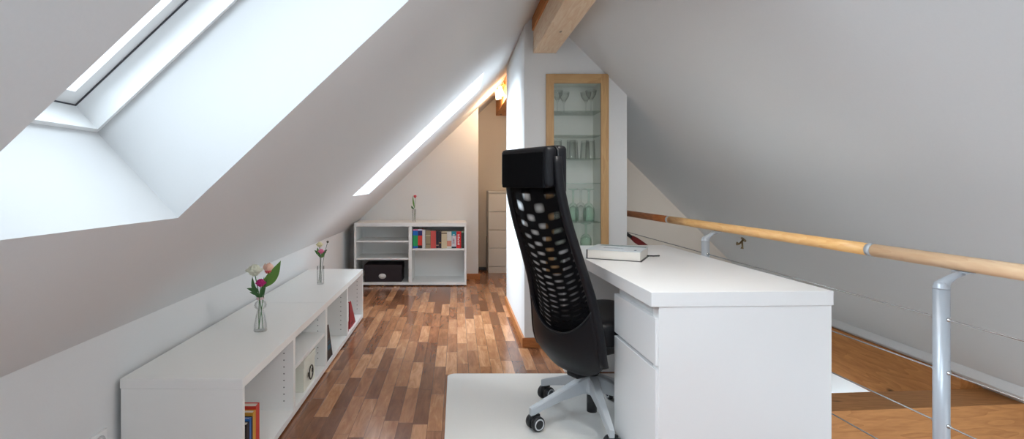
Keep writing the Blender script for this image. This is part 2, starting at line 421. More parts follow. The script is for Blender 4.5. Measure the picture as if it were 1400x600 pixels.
# timbers
def tbeam(name, label, bm, m, cat='beam', group=None):
    return tag(obj(name, bm, m), label, cat, group)
r = tag(obj('ridge_beam', B(.515, .668, YB, BY0, 1.986, 2.137, bev=.004), BEAM), 'pale spruce ridge beam overhead ending at the wall above the glass cabinet', 'beam')
bm = bmesh.new()
prism(bm, [(.506, YB, 2.139), (.66, YB, 2.139), (.66, YB, RZ-.66), (RIDX, YB, RIDZ), (.506, YB, LZ+LS*.506)], (0, BY0-YB, 0))
tag(obj('upper_beam', bm, BEAMD), 'darker orange timber lying on top of the pale ridge beam', 'beam')
bm = bmesh.new()
prism(bm, [(.506, BY1, 1.986), (.668, BY1, 1.986), (.668, BY1, RZ-.668), (RIDX, BY1, RIDZ), (.506, BY1, LZ+LS*.506)], (0, YE-BY1, 0))
tag(obj('ridge_beam', bm, BEAMD), 'brown ridge beam in the far recess behind the glowing spotlights', 'beam')
tag(obj('eaves_beam', B(2.73, 2.95, 2.915, 4.8, -0.27, 0.052, bev=.003), BEAMD), 'long orange timber along the foot of the right roof slope', 'beam')
struct('trim_1', prism(bmesh.new(), [(2.722, YB, .078), (2.75, YB, .054), (2.79, YB, .054), (2.722, YB, .128)], (0, 4.8-YB, 0)), PAINT)
bm = bmesh.new()
def ybf(x): return 2.611+(x-1.85)*0.087
prism(bm, [(1.47, ybf(1.47), -.25), (3.0, ybf(3.0), -.25), (3.0, ybf(3.0)+.2, -.25), (1.47, ybf(1.47)+.222, -.25)], (0, 0, .25))
tag(obj('cross_beam', bm, BEAMC), 'knotty spruce beam crossing the stair opening beyond the railing', 'beam')

# ------------------------------------------------------------------ desk
DZ = 0.73
desk = thing('desk', 'white desk with drawers standing along the gallery railing', 'desk', (.673, 1.86, 0), 0.04)
W_, L_ = 0.650, 1.40
obj('desk_top', B(0, W_, 0, L_, DZ-.05, DZ, bev=.0015), LAMD, desk)
obj('side_panel', B(.028, W_-.005, .003, .053, 0.0, DZ-.0505, bev=.001), LAMD, desk)
obj('side_panel', B(.01, W_-.005, 1.285, 1.335, 0.0, DZ-.0505, bev=.001), LAMD, desk)
obj('back_panel', B(W_-.06, W_-.04, .053, 1.285, .25, DZ-.0505), LAMD, desk)
obj('drawer_cabinet', B(.046, W_-.06, .054, .440, .045, DZ-.055), LAMD, desk)
obj('drawer', B(.020, .040, .014, .446, .472, .636, bev=.0015), LAMD, desk)
obj('cabinet_door', B(.020, .040, .014, .446, .05, .456, bev=.0015), LAMD, desk)
obj('gap_lining', B(.0402, .0458, .054, .440, .05, .67), plain('shadow_gap_lining', (.7, .7, .7), .5), desk)

# ------------------------------------------------------------------ bookcases
def bookcase(name, label, cat, loc, rz, W, D, H, halves, top_t=.034, side=.02, mid=.034, base=.028, foot=.010, holes=False, group=None):
    """local x along the front, y into the depth, front at y = 0; halves: list of shelf heights for each half"""
    t = thing(name, label, cat, loc, rz, group)
    obj('top_panel', B(0, W, 0, D, H-top_t, H, bev=.0012), LAM, t)
    def pin(bm, x, sgn):
        for yy in (.045, D-.06):
            for k in range(9):
                zz = base+foot+.045+k*.032
                if zz > H-top_t-.03: break
                lathe(bm, [(0, 0), (.0032, 0), (.0032, .0006), (0, .0006)], 8, mi=1, M=Matrix.Translation((x, yy, zz)) @ Matrix.Rotation(PI/2, 4, 'Y') )
    for x0 in (0, W-side):
        bm = B(x0, x0+side, 0, D-.004, foot, H-top_t-.0005, bev=.001)
        if holes and x0 > 0: pin(bm, x0-.0007, -1)
        obj('side_panel', bm, [LAM, HOLE], t)
    bm = B(W/2-mid/2, W/2+mid/2, .001, D-.012, foot+base, H-top_t-.0005, bev=.001)
    if holes: pin(bm, W/2-mid/2-.0007, -1)
    obj('divider', bm, [LAM, HOLE], t)
    obj('bottom_panel', B(side, W-side, 0, D-.004, foot, foot+base, bev=.001), LAM, t)
    obj('back_panel', B(side, W-side, D-.010, D-.005, foot+base, H-top_t-.0005), LAM, t)
    for x in (.04, W-.04):
        for y in (.04, D-.04): obj('foot', lathe(bmesh.new(), [(0, 0), (.018, 0), (.018, foot), (0, foot)], 12, (x, y, 0)), BPLA, t)
    ends = [(side, W/2-mid/2), (W/2+mid/2, W-side)]
    for (x0, x1), zs in zip(ends, halves):
        for z in zs: obj('shelf', B(x0+.001, x1-.001, .004, D-.012, z-.018, z, bev=.0008), LAM, t)
    return t
LW = 1.234
bookcase('low_bookcase', 'nearer low white bookcase under the slope with a blush-ribboned flower vase on top', 'bookcase', (-.771, 1.93, 0), PI/2, LW, .442, .405, [[], [.235]], holes=True)
bookcase('low_bookcase', 'farther low white bookcase under the slope beyond the joint in the tops', 'bookcase', (-.771, 1.93+LW+.002, 0), PI/2, LW, .442, .405, [[], []], holes=True)
bookcase('bookcase', 'white two-bay bookcase against the far wall holding colourful books', 'bookcase', (-1.11, 5.78, 0), 0, 1.21, .40, .68, [[.30, .488], [.402]], top_t=.04, side=.022, mid=.036, base=.028, foot=.012)

# ------------------------------------------------------------------ books
def book(label, th, d, h, cover, loc, rz=0, lean=0.0, bands=(), pages=PAGES, group=None, name='book', back_only=False, leanz=None):
    """local: spine faces -y at y = 0, thickness along x, height along z"""
    t = thing(name, label, 'book', loc, rz, group)
    t.rotation_euler = (0, lean, rz)
    c = .0025; cm = plain('book_cover', cover, .45) if not isinstance(cover, bpy.types.Material) else cover
    bm = bmesh.new()
    box(bm, 0, th, 0, c, 0, h); box(bm, 0, c, c, d, 0, h); box(bm, th-c, th, c, d, 0, h)
    obj('cover', bm, cm, t)
    obj('pages', B(c, th-c, c, d-.005, .003, h-.003), pages, t)
    for (z0, z1, col) in bands:
        obj('spine_band', B(.0, th, -.0007, -.0001, z0*h, z1*h), plain('spine_print', col, .45), t)
    return t
S = srgb
FB = 5.785+.03
g = 'books on the upper right shelf of the far bookcase'
def pxx(px): return (px-CX)/F*FB
fz = .4025
def letters(t, th, h, z0, z1, n, col):
    bm = bmesh.new(); random.seed(n)
    for k in range(n):
        a = z0+(z1-z0)*k/n
        box(bm, th*.25, th*(.55+.2*random.random()), -.0009, -.0002, a*h, (a+(z1-z0)/n*.6)*h)
    obj('spine_lettering', bm, plain('lettering', col, .5), t)
farb = [
 (564.6, 571.2, .205, S(30, 160, 90), [(.93, 1, S(220, 120, 160)), (.68, .93, S(20, 110, 200)), (0, .12, S(20, 100, 190))], 'green and blue book leftmost on the far shelf'),
 (571.4, 577.2, .208, S(225, 60, 45), [(.92, 1, S(225, 225, 240)), (.66, .92, S(40, 40, 110)), (0, .15, S(30, 20, 30))], 'orange-red book with navy top band beside the green and blue book'),
 (577.4, 581.4, .200, S(225, 220, 220), [], 'thin plain white book between the orange-red and tan books'),
 (582.0, 588.6, .190, S(160, 142, 112), [(.2, .26, S(120, 100, 80)), (.7, .75, S(200, 185, 150))], 'tan brown mottled book next to the thin white one'),
 (588.8, 596.0, .188, S(210, 84, 78), [], 'salmon red plain book in the middle of the far shelf'),
 (596.2, 599.8, .184, S(32, 26, 44), [(.15, .2, S(170, 140, 120))], 'left one of two thin black books side by side'),
 (600.0, 603.4, .182, S(40, 26, 40), [(.3, .35, S(190, 150, 80))], 'right one of two thin black books side by side'),
 (603.6, 611.0, .182, S(214, 196, 162), [(.86, .92, S(70, 50, 40))], 'cream book with small dark mark at top of its spine'),
 (611.2, 617.2, .180, S(222, 218, 212), [(.12, .45, S(216, 140, 118))], 'off-white book with peach patch low on its spine'),
 (617.4, 623.8, .184, S(214, 214, 222), [(.74, 1, S(40, 150, 170)), (0, .1, S(20, 40, 50))], 'white book with teal top band left of the bright red book'),
 (624.0, 630.4, .182, S(214, 28, 34), [], 'bright red book with white lettering down the spine'),
 (630.8, 634.6, .188, S(36, 44, 40), [(.9, 1, S(120, 140, 110))], 'thin black-green book rightmost on the far shelf')]
for x0, x1, h, col, bands, lab in farb:
    X0, X1 = pxx(x0), pxx(x1)
    t = book(lab, X1-X0, .15, h, col, (X0, FB, fz), 0, 0, bands, group=g)
    if 'bright red' in lab: letters(t, X1-X0, h, .2, .85, 9, S(240, 230, 230))
    if 'teal' in lab: letters(t, X1-X0, h, .25, .6, 4, S(200, 120, 150))
g = 'books in the nearest bay of the low bookcase'
zb = .0385
# spines face +X: rotate by +90 deg (local -y -> +X, local x -> +Y)
yy = 1.955
near = [(.024, .150, S(128, 140, 140), 'short grey-green book nearest the end panel of the low bookcase', .13),
        (.018, .158, S(196, 168, 120), 'short tan paperback beside the grey-green one in the low bookcase', .13),
        (.030, .170, S(28, 30, 34), 'black book between the tan and the blue book in the low bookcase', .13),
        (.016, .178, S(34, 104, 180), 'blue book with pale pages standing in the low bookcase', .135),
        (.014, .176, S(24, 34, 60), 'thin dark book squeezed between blue and yellow books', .13),
        (.030, .188, S(216, 158, 60), 'yellow book just before the red one in the low bookcase', .15),
        (.038, .200, S(208, 62, 48), 'tall red book at the far end of the near row', .16)]
for th, h, col, lab, d in near:
    book(lab, th, d, h, col, (-.795 if h < .16 else -.785, yy, zb), PI/2, 0, [], group=g); yy += th+.0012
def wedge(label, loc, depth, h, yb0, yb1, yt0, yt1, col, bands):
    t = thing('book', label, 'book', loc)
    bm = bmesh.new(); prism(bm, [(0, yb0, 0), (0, yb1, 0), (0, yt1, h), (0, yt0, h)], (-depth, 0, 0))
    obj('cover', bm, plain('book_cover', col, .45), t)
    for z0, z1, a0, a1, c in bands:
        f = lambda k, z: (yb0+(yt0-yb0)*z)*(1-k)+(yb1+(yt1-yb1)*z)*k
        bm = bmesh.new(); prism(bm, [(.0006, f(a0, z0), z0*h), (.0006, f(a1, z0), z0*h), (.0006, f(a1, z1), z1*h), (.0006, f(a0, z1), z1*h)], (-.0005, 0, 0))
        obj('spine_print', bm, plain('spine_print', c, .5), t)
    bm = bmesh.new(); prism(bm, [(-.004, yb0+.004, h-.001), (-.004, yt1-.004, h-.001), (-.004, yt1-.004, h+.0008), (-.004, yt0+.004, h+.0008)], (-depth+.006, 0, 0))
    obj('pages', bm, PAGES, t)
    return t
wedge('black half-open book with blue print standing in the third bay of the low bookcase', (-.778, 3.205, zb), .16, .215, 0, .150, .0, .045, S(16, 18, 24), [(.28, .42, .2, .8, S(30, 96, 120)), (.48, .53, .25, .75, S(40, 90, 110)), (.58, .62, .3, .7, S(70, 80, 95))])
t = book('white book with red lower spine standing at the far end of the low bookcase', .022, .16, .205, S(205, 200, 200), (-.785, 3.865, zb), PI/2, 0, [(0, .35, S(150, 30, 40))])
wedge('dark red half-open book standing in the farthest bay of the low bookcase', (-.785, 3.93, zb), .16, .20, 0, .22, .0, .035, S(150, 24, 40), [(.1, .2, .2, .7, S(110, 20, 34))])

# book lying on the desk
bd = thing('book', 'thick book with white pages lying on the white desk', 'book', (.655, 2.70, DZ), -.49)
PRN = plain('grey_green_cover_print', S(120, 140, 140), .5)
obj('cover', box(B(-.004, .262, -.004, .245, 0, .003, bev=.001), -.004, -.001, -.004, .245, .003, .046), plain('dark_cover', S(40, 42, 50), .45), bd)
obj('pages', B(.0, .255, .0, .236, .0032, .0455, bev=.002), PAGESW, bd)
cv = obj('front_cover', B(-.004, .256, -.002, .241, .0458, .0485, bev=.0008), plain('pale_glossy_cover', S(214, 222, 228), .3), bd)
bm = bmesh.new(); random.seed(4)
for k in range(16):
    x = .02+k*.0145; box(bm, x, x+.0148, .18+.012*random.random(), .225+.008*random.random(), .0486, .0489)
obj('cover_picture', bm, PRN, cv)
for q in ((.06, .16, .085, .092), (.06, .13, .11, .114), (.22, .23, .03, .06)): obj('cover_lettering', B(*q, .0486, .0489), plain('blue_grey_print', S(90, 110, 130), .5), cv)
obj('bookmark', tube(bmesh.new(), [(.25, .20, .006), (.285, .225, .004), (.31, .25, .004)], .0035, 8, flat=.5), BPLA, bd)

# ------------------------------------------------------------------ boxes
t = thing('storage_box', 'ivory lidded storage box with metal ring handle in the low bookcase', 'box', (-.785, 2.745, zb))
obj('box_body', B(-.25, 0, 0, .215, 0, .128, bev=.002), CARD, t)
obj('lid', B(-.254, .004, -.004, .219, .122, .160, bev=.002), CARD, t)
bm = bmesh.new(); tube(bm, [(.010+.0*k, .107+.036*math.cos(k*PI/8), .068+.036*math.sin(k*PI/8)) for k in range(17)], .0032, 8)
obj('ring_handle', bm, plain('dark_iron', (.04, .035, .03), .4, .6), t)
for y_ in (.065, .137): obj('handle_plate', B(.0045, .011, y_, y_+.012, .058, .078), plain('dark_iron_plate', (.04, .035, .03), .4, .6), t)
t = thing('storage_box', 'black-brown lidded storage box with oval white label in the far bookcase', 'box', (-1.0, 5.80, .0405))
obj('box_body', B(0, .40, 0, .27, 0, .135, bev=.002), BLKBOX, t)
obj('lid', B(-.004, .404, -.004, .274, .125, .185, bev=.003), BLKBOX, t)
bm = bmesh.new(); lathe(bm, [(0, 0), (.030, 0), (.030, .002), (.0, .002)], 24, M=Matrix.Translation((.192, -.0005, .062)) @ Matrix.Rotation(PI/2, 4, 'X') @ Matrix.Diagonal((1.35, .95, 1, 1)))
obj('oval_label', bm, plain('label_white', (.75, .74, .72), .4), t)

# ------------------------------------------------------------------ dresser in the recess
t = thing('chest_of_drawers', 'tall white chest of drawers in the far recess', 'chest of drawers', (.385, 6.62, 0))
OFF = plain('cream_white_lacquer', (.80, .77, .71), .4)
obj('body', box(B(0, .80, .02, .374, 0, .985, bev=.002), 0, .80, 0, .02, 0, .075), OFF, t)
obj('top_panel', B(-.002, .802, -.002, .374, .986, 1.008, bev=.002), OFF, t)
for k in range(4):
    obj('drawer', B(.004, .796, -.001, .019, .085+k*.225, .085+k*.225+.217, bev=.003), OFF, t)
t = thing('power_strip', 'black power strip with pale cable on the recess floor', 'power strip', (.275, 6.80, 0))
obj('strip_body', B(0, .10, 0, .05, 0, .04, bev=.006), BPLA, t)
obj('cable', tube(bmesh.new(), [(.01, -.01, .004), (.05, -.05, .004), (.09, -.03, .004), (.10, .0, .02), (.095, .03, .12), (.10, .1, .30), (.105, .14, .42)], .004, 8), plain('brown_cable', (.12, .09, .07), .5), t)

# ------------------------------------------------------------------ socket on the knee wall
t = thing('wall_socket', 'white wall socket on the knee wall beside the low bookcase', 'socket', (KX, 1.84, .212))
obj('plate', B(0, .010, -.041, .041, -.041, .041, bev=.003), LAMD, t)
bm = bmesh.new(); M = Matrix.Translation((.0102, 0, 0)) @ Matrix.Rotation(PI/2, 4, 'Y')
lathe(bm, [(.030, 0), (.030, .002), (.022, .002), (.020, -.004), (0, -.004)], 24, M=M)
obj('socket_insert', bm, plain('socket_white', (.6, .6, .6), .4), t)

# ------------------------------------------------------------------ railing
PXR, RXR = 1.60, 1.655
def rp(Y, z): return Vector((RXR-.095*Y, Y, z))
def pp(Y, z): return Vector((PXR-.095*Y, Y, z))
def unp(px, py, X0):
    a = (px-CX)/F; Y = X0/(a+.095); return Vector((X0-.095*Y, Y, EYE-(py-CY)/F*Y))
A = unp(857, 291.5, RXR); B_ = unp(1192, 341, RXR); Cc = unp(1400, 372.7, RXR)
dz = (A.z-Cc.z)/(A.y-Cc.y)
def hz(Y): return Cc.z + dz*(Y-Cc.y)
j1 = unp(915, 299, RXR).y; j2 = B_.y
rail = thing('handrail', 'round wooden handrail running along the gallery opening', 'handrail', (0, 0, 0))
def seg_(y0, y1, m):
    n = 6; obj('rail_section', tube(bmesh.new(), [rp(y0+(y1-y0)*k/n, hz(y0+(y1-y0)*k/n)) for k in range(n+1)], .0225, 20), m, rail)
seg_(-1.0, j2-.006, RAILP); seg_(j2+.006, j1-.006, RAILW); seg_(j1+.006, 4.797, RAILD)
for j in (j1, j2):
    obj('joint_collar', tube(bmesh.new(), [rp(j-.011, hz(j)), rp(j+.011, hz(j))], .0235, 20), ALU, rail)
posts = []
for Y, lab in ((unp(1287, 300, PXR).y, 'grey steel railing post nearest the camera at right'), (unp(964.5, 300, PXR).y, 'grey steel railing post behind the white desk'), (0.25, None), (4.25, 'grey steel railing post beyond the desk near the end wall')):
    if lab is None: continue
    b0 = pp(Y, 0); top = hz(Y)-.076
    t = thing('railing_post', lab, 'post', b0)
    posts.append((t, Y))
    obj('post_tube', tube(bmesh.new(), [(0, 0, 0.006), (0, 0, top)], .0205, 20), STEEL, t)
    obj('base_plate', lathe(bmesh.new(), [(0, 0), (.04, 0), (.04, .006), (0, .006)], 20), STEEL, t)
    bm = bmesh.new(); lathe(bm, [(0, top), (.0215, top), (.0215, top+.004), (.0195, top+.006), (.0190, top+.012), (.015, top+.020), (0, top+.024)], 20)
    obj('post_cap', bm, STEEL, t)
    tp = rp(Y-.01, hz(Y)-.027)-b0
    obj('bracket_arm', tube(bmesh.new(), [(0, 0, top+.004), (tp.x*.10, tp.y*.10, top+.016), (tp.x*.30, tp.y*.30, top+.026), (tp.x*.6, tp.y*.6, (top+.030+tp.z)/2), tuple(tp)], [.0175, .0165, .0125, .010, .009], 14), STEEL, t)
    bm = bmesh.new(); box(bm, -.012, .012, -.026, .026, -.0025, .0025, bev=.002)
    bmesh.ops.transform(bm, matrix=Matrix.Translation(tp+Vector((0, 0, .002))) @ Matrix.Rotation(.095, 4, 'Z'), verts=bm.verts[:])
    obj('saddle', bm, STEEL, t)
cab = [((857, 317), (1400, 466)), ((1145, 455), (1400, 547.5)), ((1145, 512.5), (1277.5, 574)), ((1145, 567), (1200, 600))]
names = ['top', 'second', 'third', 'lowest']
for k, (p, q) in enumerate(cab):
    a, b = unp(*p, PXR), unp(*q, PXR)
    d = (b.z-a.z)/(b.y-a.y)
    zc = lambda Y: a.z+d*(Y-a.y)
    if abs(d) > .03: 
        zm = zc(1.8); d = 0.012; zc = lambda Y, zm=zm: zm+.012*(Y-1.8)
    t = obj('railing_cable', tube(bmesh.new(), [pp(-1.0, zc(-1.0)), pp(4.797, zc(4.797))], .0026, 8), CHROME)
    tag(t, '%s thin steel cable of the gallery railing' % names[k], 'cable')
    for pt, Y in posts:
        for s_ in (-1, 1):
            bm = bmesh.new()
            c = pp(Y+s_*.022, zc(Y))-pt.location
            t2 = bmesh.new(); bmesh.ops.create_uvsphere(t2, u_segments=12, v_segments=8, radius=.0068)
            for f in t2.faces: f.smooth = True
            merge(bm, t2, 0, Matrix.Translation(c))
            obj('cable_grommet', bm, CHROME, pt)
# brass knob on the right slope
hk = None
a = (1017-CX)/F; hgt = -(327-CY)/F
Yk = (RZ-EYE)/(a+hgt); kp = Vector((a*Yk, Yk, EYE+hgt*Yk))
t = thing('wall_hook', 'small dark brass wall hook on the right slope', 'hook', kp)
n_ = Vector((-1, 0, -1)).normalized()
obj('rose', tube(bmesh.new(), [(0, 0, 0), tuple(n_*.008)], .022, 16), BRASS, t)
obj('hook_arm', tube(bmesh.new(), [tuple(n_*.006), tuple(n_*.05), tuple(n_*.06+Vector((-.01, .0, .01)))], [.008, .007, .014], 12), BRASS, t)
obj('hook_arm', tube(bmesh.new(), [tuple(n_*.02), tuple(n_*.035+Vector((.015, 0, -.03))), tuple(n_*.045+Vector((.018, 0, -.04)))], [.007, .006, .011], 12), BRASS, t)
# dark red umbrella hanging behind the wall corner
t = thing('umbrella', 'dark red furled umbrella with black grip behind the wall corner', 'umbrella', P(850, 316, 3.92))
q0 = P(852, 316, 4.08)-t.location; q1 = P(863, 324, 4.08)-t.location; q2 = P(905, 352, 4.12)-t.location
obj('grip', tube(bmesh.new(), [q0, q1], .013, 10), BPLA, t)
obj('canopy', tube(bmesh.new(), [q1, q1.lerp(q2, .15), q1.lerp(q2, .6), q2], [.015, .023, .02, .006], 12), plain('dark_red_cloth', S(110, 20, 20), .7), t)

# ------------------------------------------------------------------ glass cabinet in the wall
t = thing('display_cabinet', 'birch-framed glass display cabinet set in the white wall', 'display cabinet', (.80, BY0, 0))
bm = bmesh.new()
e_ = .0015
box(bm, NX0+e_-.8, NX0+.012-.8, .002, NY-BY0-.004, NZ0+e_, NZ1-e_); box(bm, NX1-.012-.8, NX1-e_-.8, .002, NY-BY0-.004, NZ0+e_, NZ1-e_)
box(bm, NX0+.012-.8, NX1-.012-.8, .002, NY-BY0-.004, NZ0+e_, NZ0+.012); box(bm, NX0+.012-.8, NX1-.012-.8, .002, NY-BY0-.004, NZ1-.012, NZ1-e_)
box(bm, NX0+.012-.8, NX1-.012-.8, NY-BY0-.012, NY-BY0-.004, NZ0+.012, NZ1-.012)
obj('cabinet_lining', bm, NICHE, t)
FX0, FX1, FZ0, FZ1 = .599-.8, 1.020-.8, .50, 1.843
for a_, b_ in ((FX0, FX0+.052), (FX1-.052, FX1)): obj('door_stile', B(a_, b_, -.022, -.001, FZ0, FZ1, bev=.0015), BIRCH, t)
for a_, b_ in ((FZ1-.062, FZ1), (FZ0, FZ0+.062)): obj('door_rail', B(FX0+.052, FX1-.052, -.022, -.001, a_, b_, bev=.001), timber('birch_veneer_across', srgb(206, 168, 118), srgb(178, 134, 84), 'x', 0.45, 1.2, knots=False, ring=5), t)
obj('door_glass', B(FX0+.052, FX1-.052, -.013, -.009, FZ0+.062, FZ1-.062), PANE, t)
shelf_z = [1.60, 1.436, 1.278, 1.11, .843, .66]
for z in shelf_z:
    obj('glass_shelf', B(NX0+.0125-.8, NX1-.0125-.8, .012, NY-BY0-.014, z-.006, z, bev=.0008), SHELFG, t)
def gobj(name, label, prof, x, y, z, m, group):
    o = obj(name, lathe(bmesh.new(), prof, 20), m); o.location = (x, y, z)
    return tag(o, label, 'glass', group)
def gx(px, y): return (px-CX)/F*y
# wine glasses upright, top shelf (V bowl)
wine = [(.030, 0), (.030, .002), (.004, .006), (.0035, .07), (.012, .085), (.034, .12), (.039, .150), (.0378, .150), (.0328, .12), (.010, .088), (0, .086)]
for px, y, lab in ((762, 3.73, 'stemmed wine glass at the left end of the top cabinet shelf'), (771, 3.80, 'stemmed wine glass second from left on the top cabinet shelf'), (801, 3.80, 'stemmed wine glass behind the right one on the top cabinet shelf'), (808, 3.72, 'stemmed wine glass at the right end of the top cabinet shelf')):
    gobj('wine_glass', lab, wine, gx(px, y), y, 1.6005, GCLEAR, 'wine glasses on the top cabinet shelf')
tumb = [(0, .004), (.030, .004), (.0315, 0), (.033, .004), (.037, .118), (.036, .118), (.032, .010), (0, .009)]
tumb = [(0, .130), (.028, .130), (.030, .126), (.0355, .004), (.0365, 0), (.0345, 0), (.0335, .004), (.0275, .118), (0, .118)]
for px, y, lab in ((762, 3.72, 'upturned ribbed tumbler at the left end of the third cabinet shelf'), (781, 3.74, 'upturned tumbler in front at the middle of the third cabinet shelf'), (784, 3.82, 'upturned tumbler at the back middle of the third cabinet shelf'), (807, 3.72, 'upturned tumbler in front at the right of the third cabinet shelf'), (800, 3.82, 'upturned tumbler at the back right of the third cabinet shelf')):
    gobj('tumbler', lab, tumb, gx(px, y), y, 1.2785, GCLEAR, 'tumblers on the third cabinet shelf')
gob = [(0, .2265), (.036, .2265), (.032, .222), (.008, .214), (.0065, .190), (.0075, .130), (.024, .118), (.037, .090), (.040, .05), (.037, 0), (.0355, 0), (.038, .05), (.035, .086), (0, .112)]
for px, y, z, m, lab in ((766, 3.72, .8435, GCLEAR, 'clear upturned goblet at the left end of the fifth cabinet shelf'), (783.5, 3.73, .8435, GGREEN, 'green-stemmed upturned goblet left on the fifth cabinet shelf'), (794, 3.815, .8435, GCLEAR, 'clear upturned goblet at the back between two green ones'), (805, 3.72, .8435, GGREEN, 'green-stemmed upturned goblet at the right of the fifth cabinet shelf')):
    gobj('goblet', lab, gob, gx(px, y), y, z, m, 'goblets on the fifth cabinet shelf')
gob2 = [(r_, z_*.75) for r_, z_ in gob]
for px, y, m, lab in ((801, 3.73, GGREEN, 'green-stemmed upturned goblet on the lowest visible cabinet shelf'),):
    gobj('goblet', lab, gob2, gx(px, y), y, .6605, m, 'goblets on the lowest cabinet shelf')

# ------------------------------------------------------------------ spotlights on the recess beam
t = thing('spot_lamp', 'brass ceiling spotlight bar glowing warm in the far recess', 'lamp', (.506, 5.75, 2.12))
GOLD = plain('polished_brass', (.75, .5, .2), .25, .9)
SHADE = emis('glowing_shade_glass', (1.0, .78, .48, 1), 4)
obj('bar', B(-.022, -.001, -.15, .15, .02, .05, bev=.004), GOLD, t)
for k, (yy_, dx) in enumerate(((-.10, -.055), (.10, -.075))):
    obj('arm', tube(bmesh.new(), [(-.02, yy_, .03), (-.04, yy_, .02), (dx, yy_, -.005)], .006, 10), GOLD, t)
    M = Matrix.Translation((dx, yy_, -.005)) @ Matrix.Rotation(PI-.25, 4, 'Y')
    s_ = obj('lamp_shade', lathe(bmesh.new(), [(0, -.01), (.016, -.01), (.020, .01), (.030, .09), (.028, .095), (.018, .012), (0, .01)], 20, M=M), SHADE, t)
    l = bpy.data.lights.new('bulb', 'POINT'); l.energy = 5.2; l.color = (1, .74, .48); l.shadow_soft_size = .03
    lo = bpy.data.objects.new('bulb', l); C.objects.link(lo); lo.parent = t; lo.location = (dx-.03, yy_, -.13)

for Yg, en, tl, rx, lab in ((1.9, 28, 2, 32, 'added white cone downlight out of view under the ridge beam above the desk'), (1.3, 12, 16, 0, 'added white cone downlight out of view under the ridge beam nearest the camera')):  # lamps added above the frame to brighten the middle of the room
    t = thing('added_cone_downlight', lab, 'lamp', (.59, Yg, 1.9855))
    obj('lamp_base', lathe(bmesh.new(), [(0, 0), (.05, 0), (.05, -.012), (.012, -.02), (.012, -.05), (0, -.05)], 24), WINW, t)
    obj('cone_shade', lathe(bmesh.new(), [(.013, -.03), (.04, -.045), (.085, -.115), (.083, -.115), (.038, -.048), (.013, -.034)], 28), WINW, t)
    obj('bulb_glass', lathe(bmesh.new(), [(0, -.05), (.02, -.06), (.03, -.08), (.02, -.1), (0, -.104)], 16), emis('bulb_white_glass', (.95, .97, 1, 1), 8), t)
    l = bpy.data.lights.new('downlight', 'SPOT'); l.energy = en; l.color = (1.0, .96, .90); l.shadow_soft_size = .15
    l.spot_size = math.radians(135); l.spot_blend = .8
    lo = bpy.data.objects.new('downlight', l); C.objects.link(lo); lo.parent = t; lo.location = (0, 0, -.125); lo.rotation_euler = (math.radians(rx), math.radians(tl), 0)

# ------------------------------------------------------------------ floor mat
bm = bmesh.new()
def rrect(x0, x1, y0, y1, r, z, n=8):
    out = []
    for cx, cy, a0 in ((x1-r, y1-r, 0), (x0+r, y1-r, PI/2), (x0+r, y0+r, PI), (x1-r, y0+r, 1.5*PI)):
        for k in range(n+1):
            a = a0+PI/2*k/n; out.append((cx+r*math.cos(a), cy+r*math.sin(a), z))
    return out
prism(bm, rrect(-.055, 1.12, 1.95, 3.118, .05, 0.0005), (0, 0, .003))
tag(obj('rug', prism(bmesh.new(), rrect(-.9, 1.5, -2.35, .55, .04, .0005), (0, 0, .010)), plain('added_charcoal_rug_pile', (.13, .135, .14), .95, bump=.6, bscale=500)), 'charcoal grey rug added out of view behind the viewpoint to cut floor bounce', 'rug')  # unseen rug, added to damp warm light bouncing off the floor
mt = tag(obj('chair_mat', bm, MAT), 'pale frosted floor mat with rounded corners under the office chair', 'mat')
MZ = .0036

# ------------------------------------------------------------------ office chair
TH = math.radians(30)
ch = thing('office_chair', 'black high-back office chair with mesh back and grey star base', 'office chair', (.627, 2.50, MZ), TH)
def lerp_tab(tab, z):
    tab = sorted(tab)
    if z <= tab[0][0]: return tab[0][1]
    for (a, va), (b, vb) in zip(tab, tab[1:]):
        if z <= b:
            k = (z-a)/(b-a); return va+(vb-va)*k
    return tab[-1][1]
def sm(tab, z, h=.05): return sum(lerp_tab(tab, z+o*h) for o in (-1, -.5, 0, .5, 1))/5
UT = [(1.30, -.405), (1.25, -.404), (1.094, -.396), (.952, -.360), (.79, -.300), (.624, -.241), (.524, -.220), (.423, -.207), (.351, -.200), (.29, -.165), (.24, -.11)]
WT = [(1.25, .163), (1.12, .168), (1.08, .174), (.952, .177), (.79, .184), (.624, .196), (.524, .207), (.423, .218), (.351, .214), (.30, .205), (.24, .18)]
def bp_(s, z, off=0.0):
    wv = sm(WT, z); u = sm(UT, z)
    return Vector((u + .045*abs(s)**2.2 + off, -s*wv, z))       # s > 0 is the sitter's right (local -y)
def zbnd(s): return .445+.125*abs(s)**2.2
def zbot(s): return .258+.072*abs(s)**4
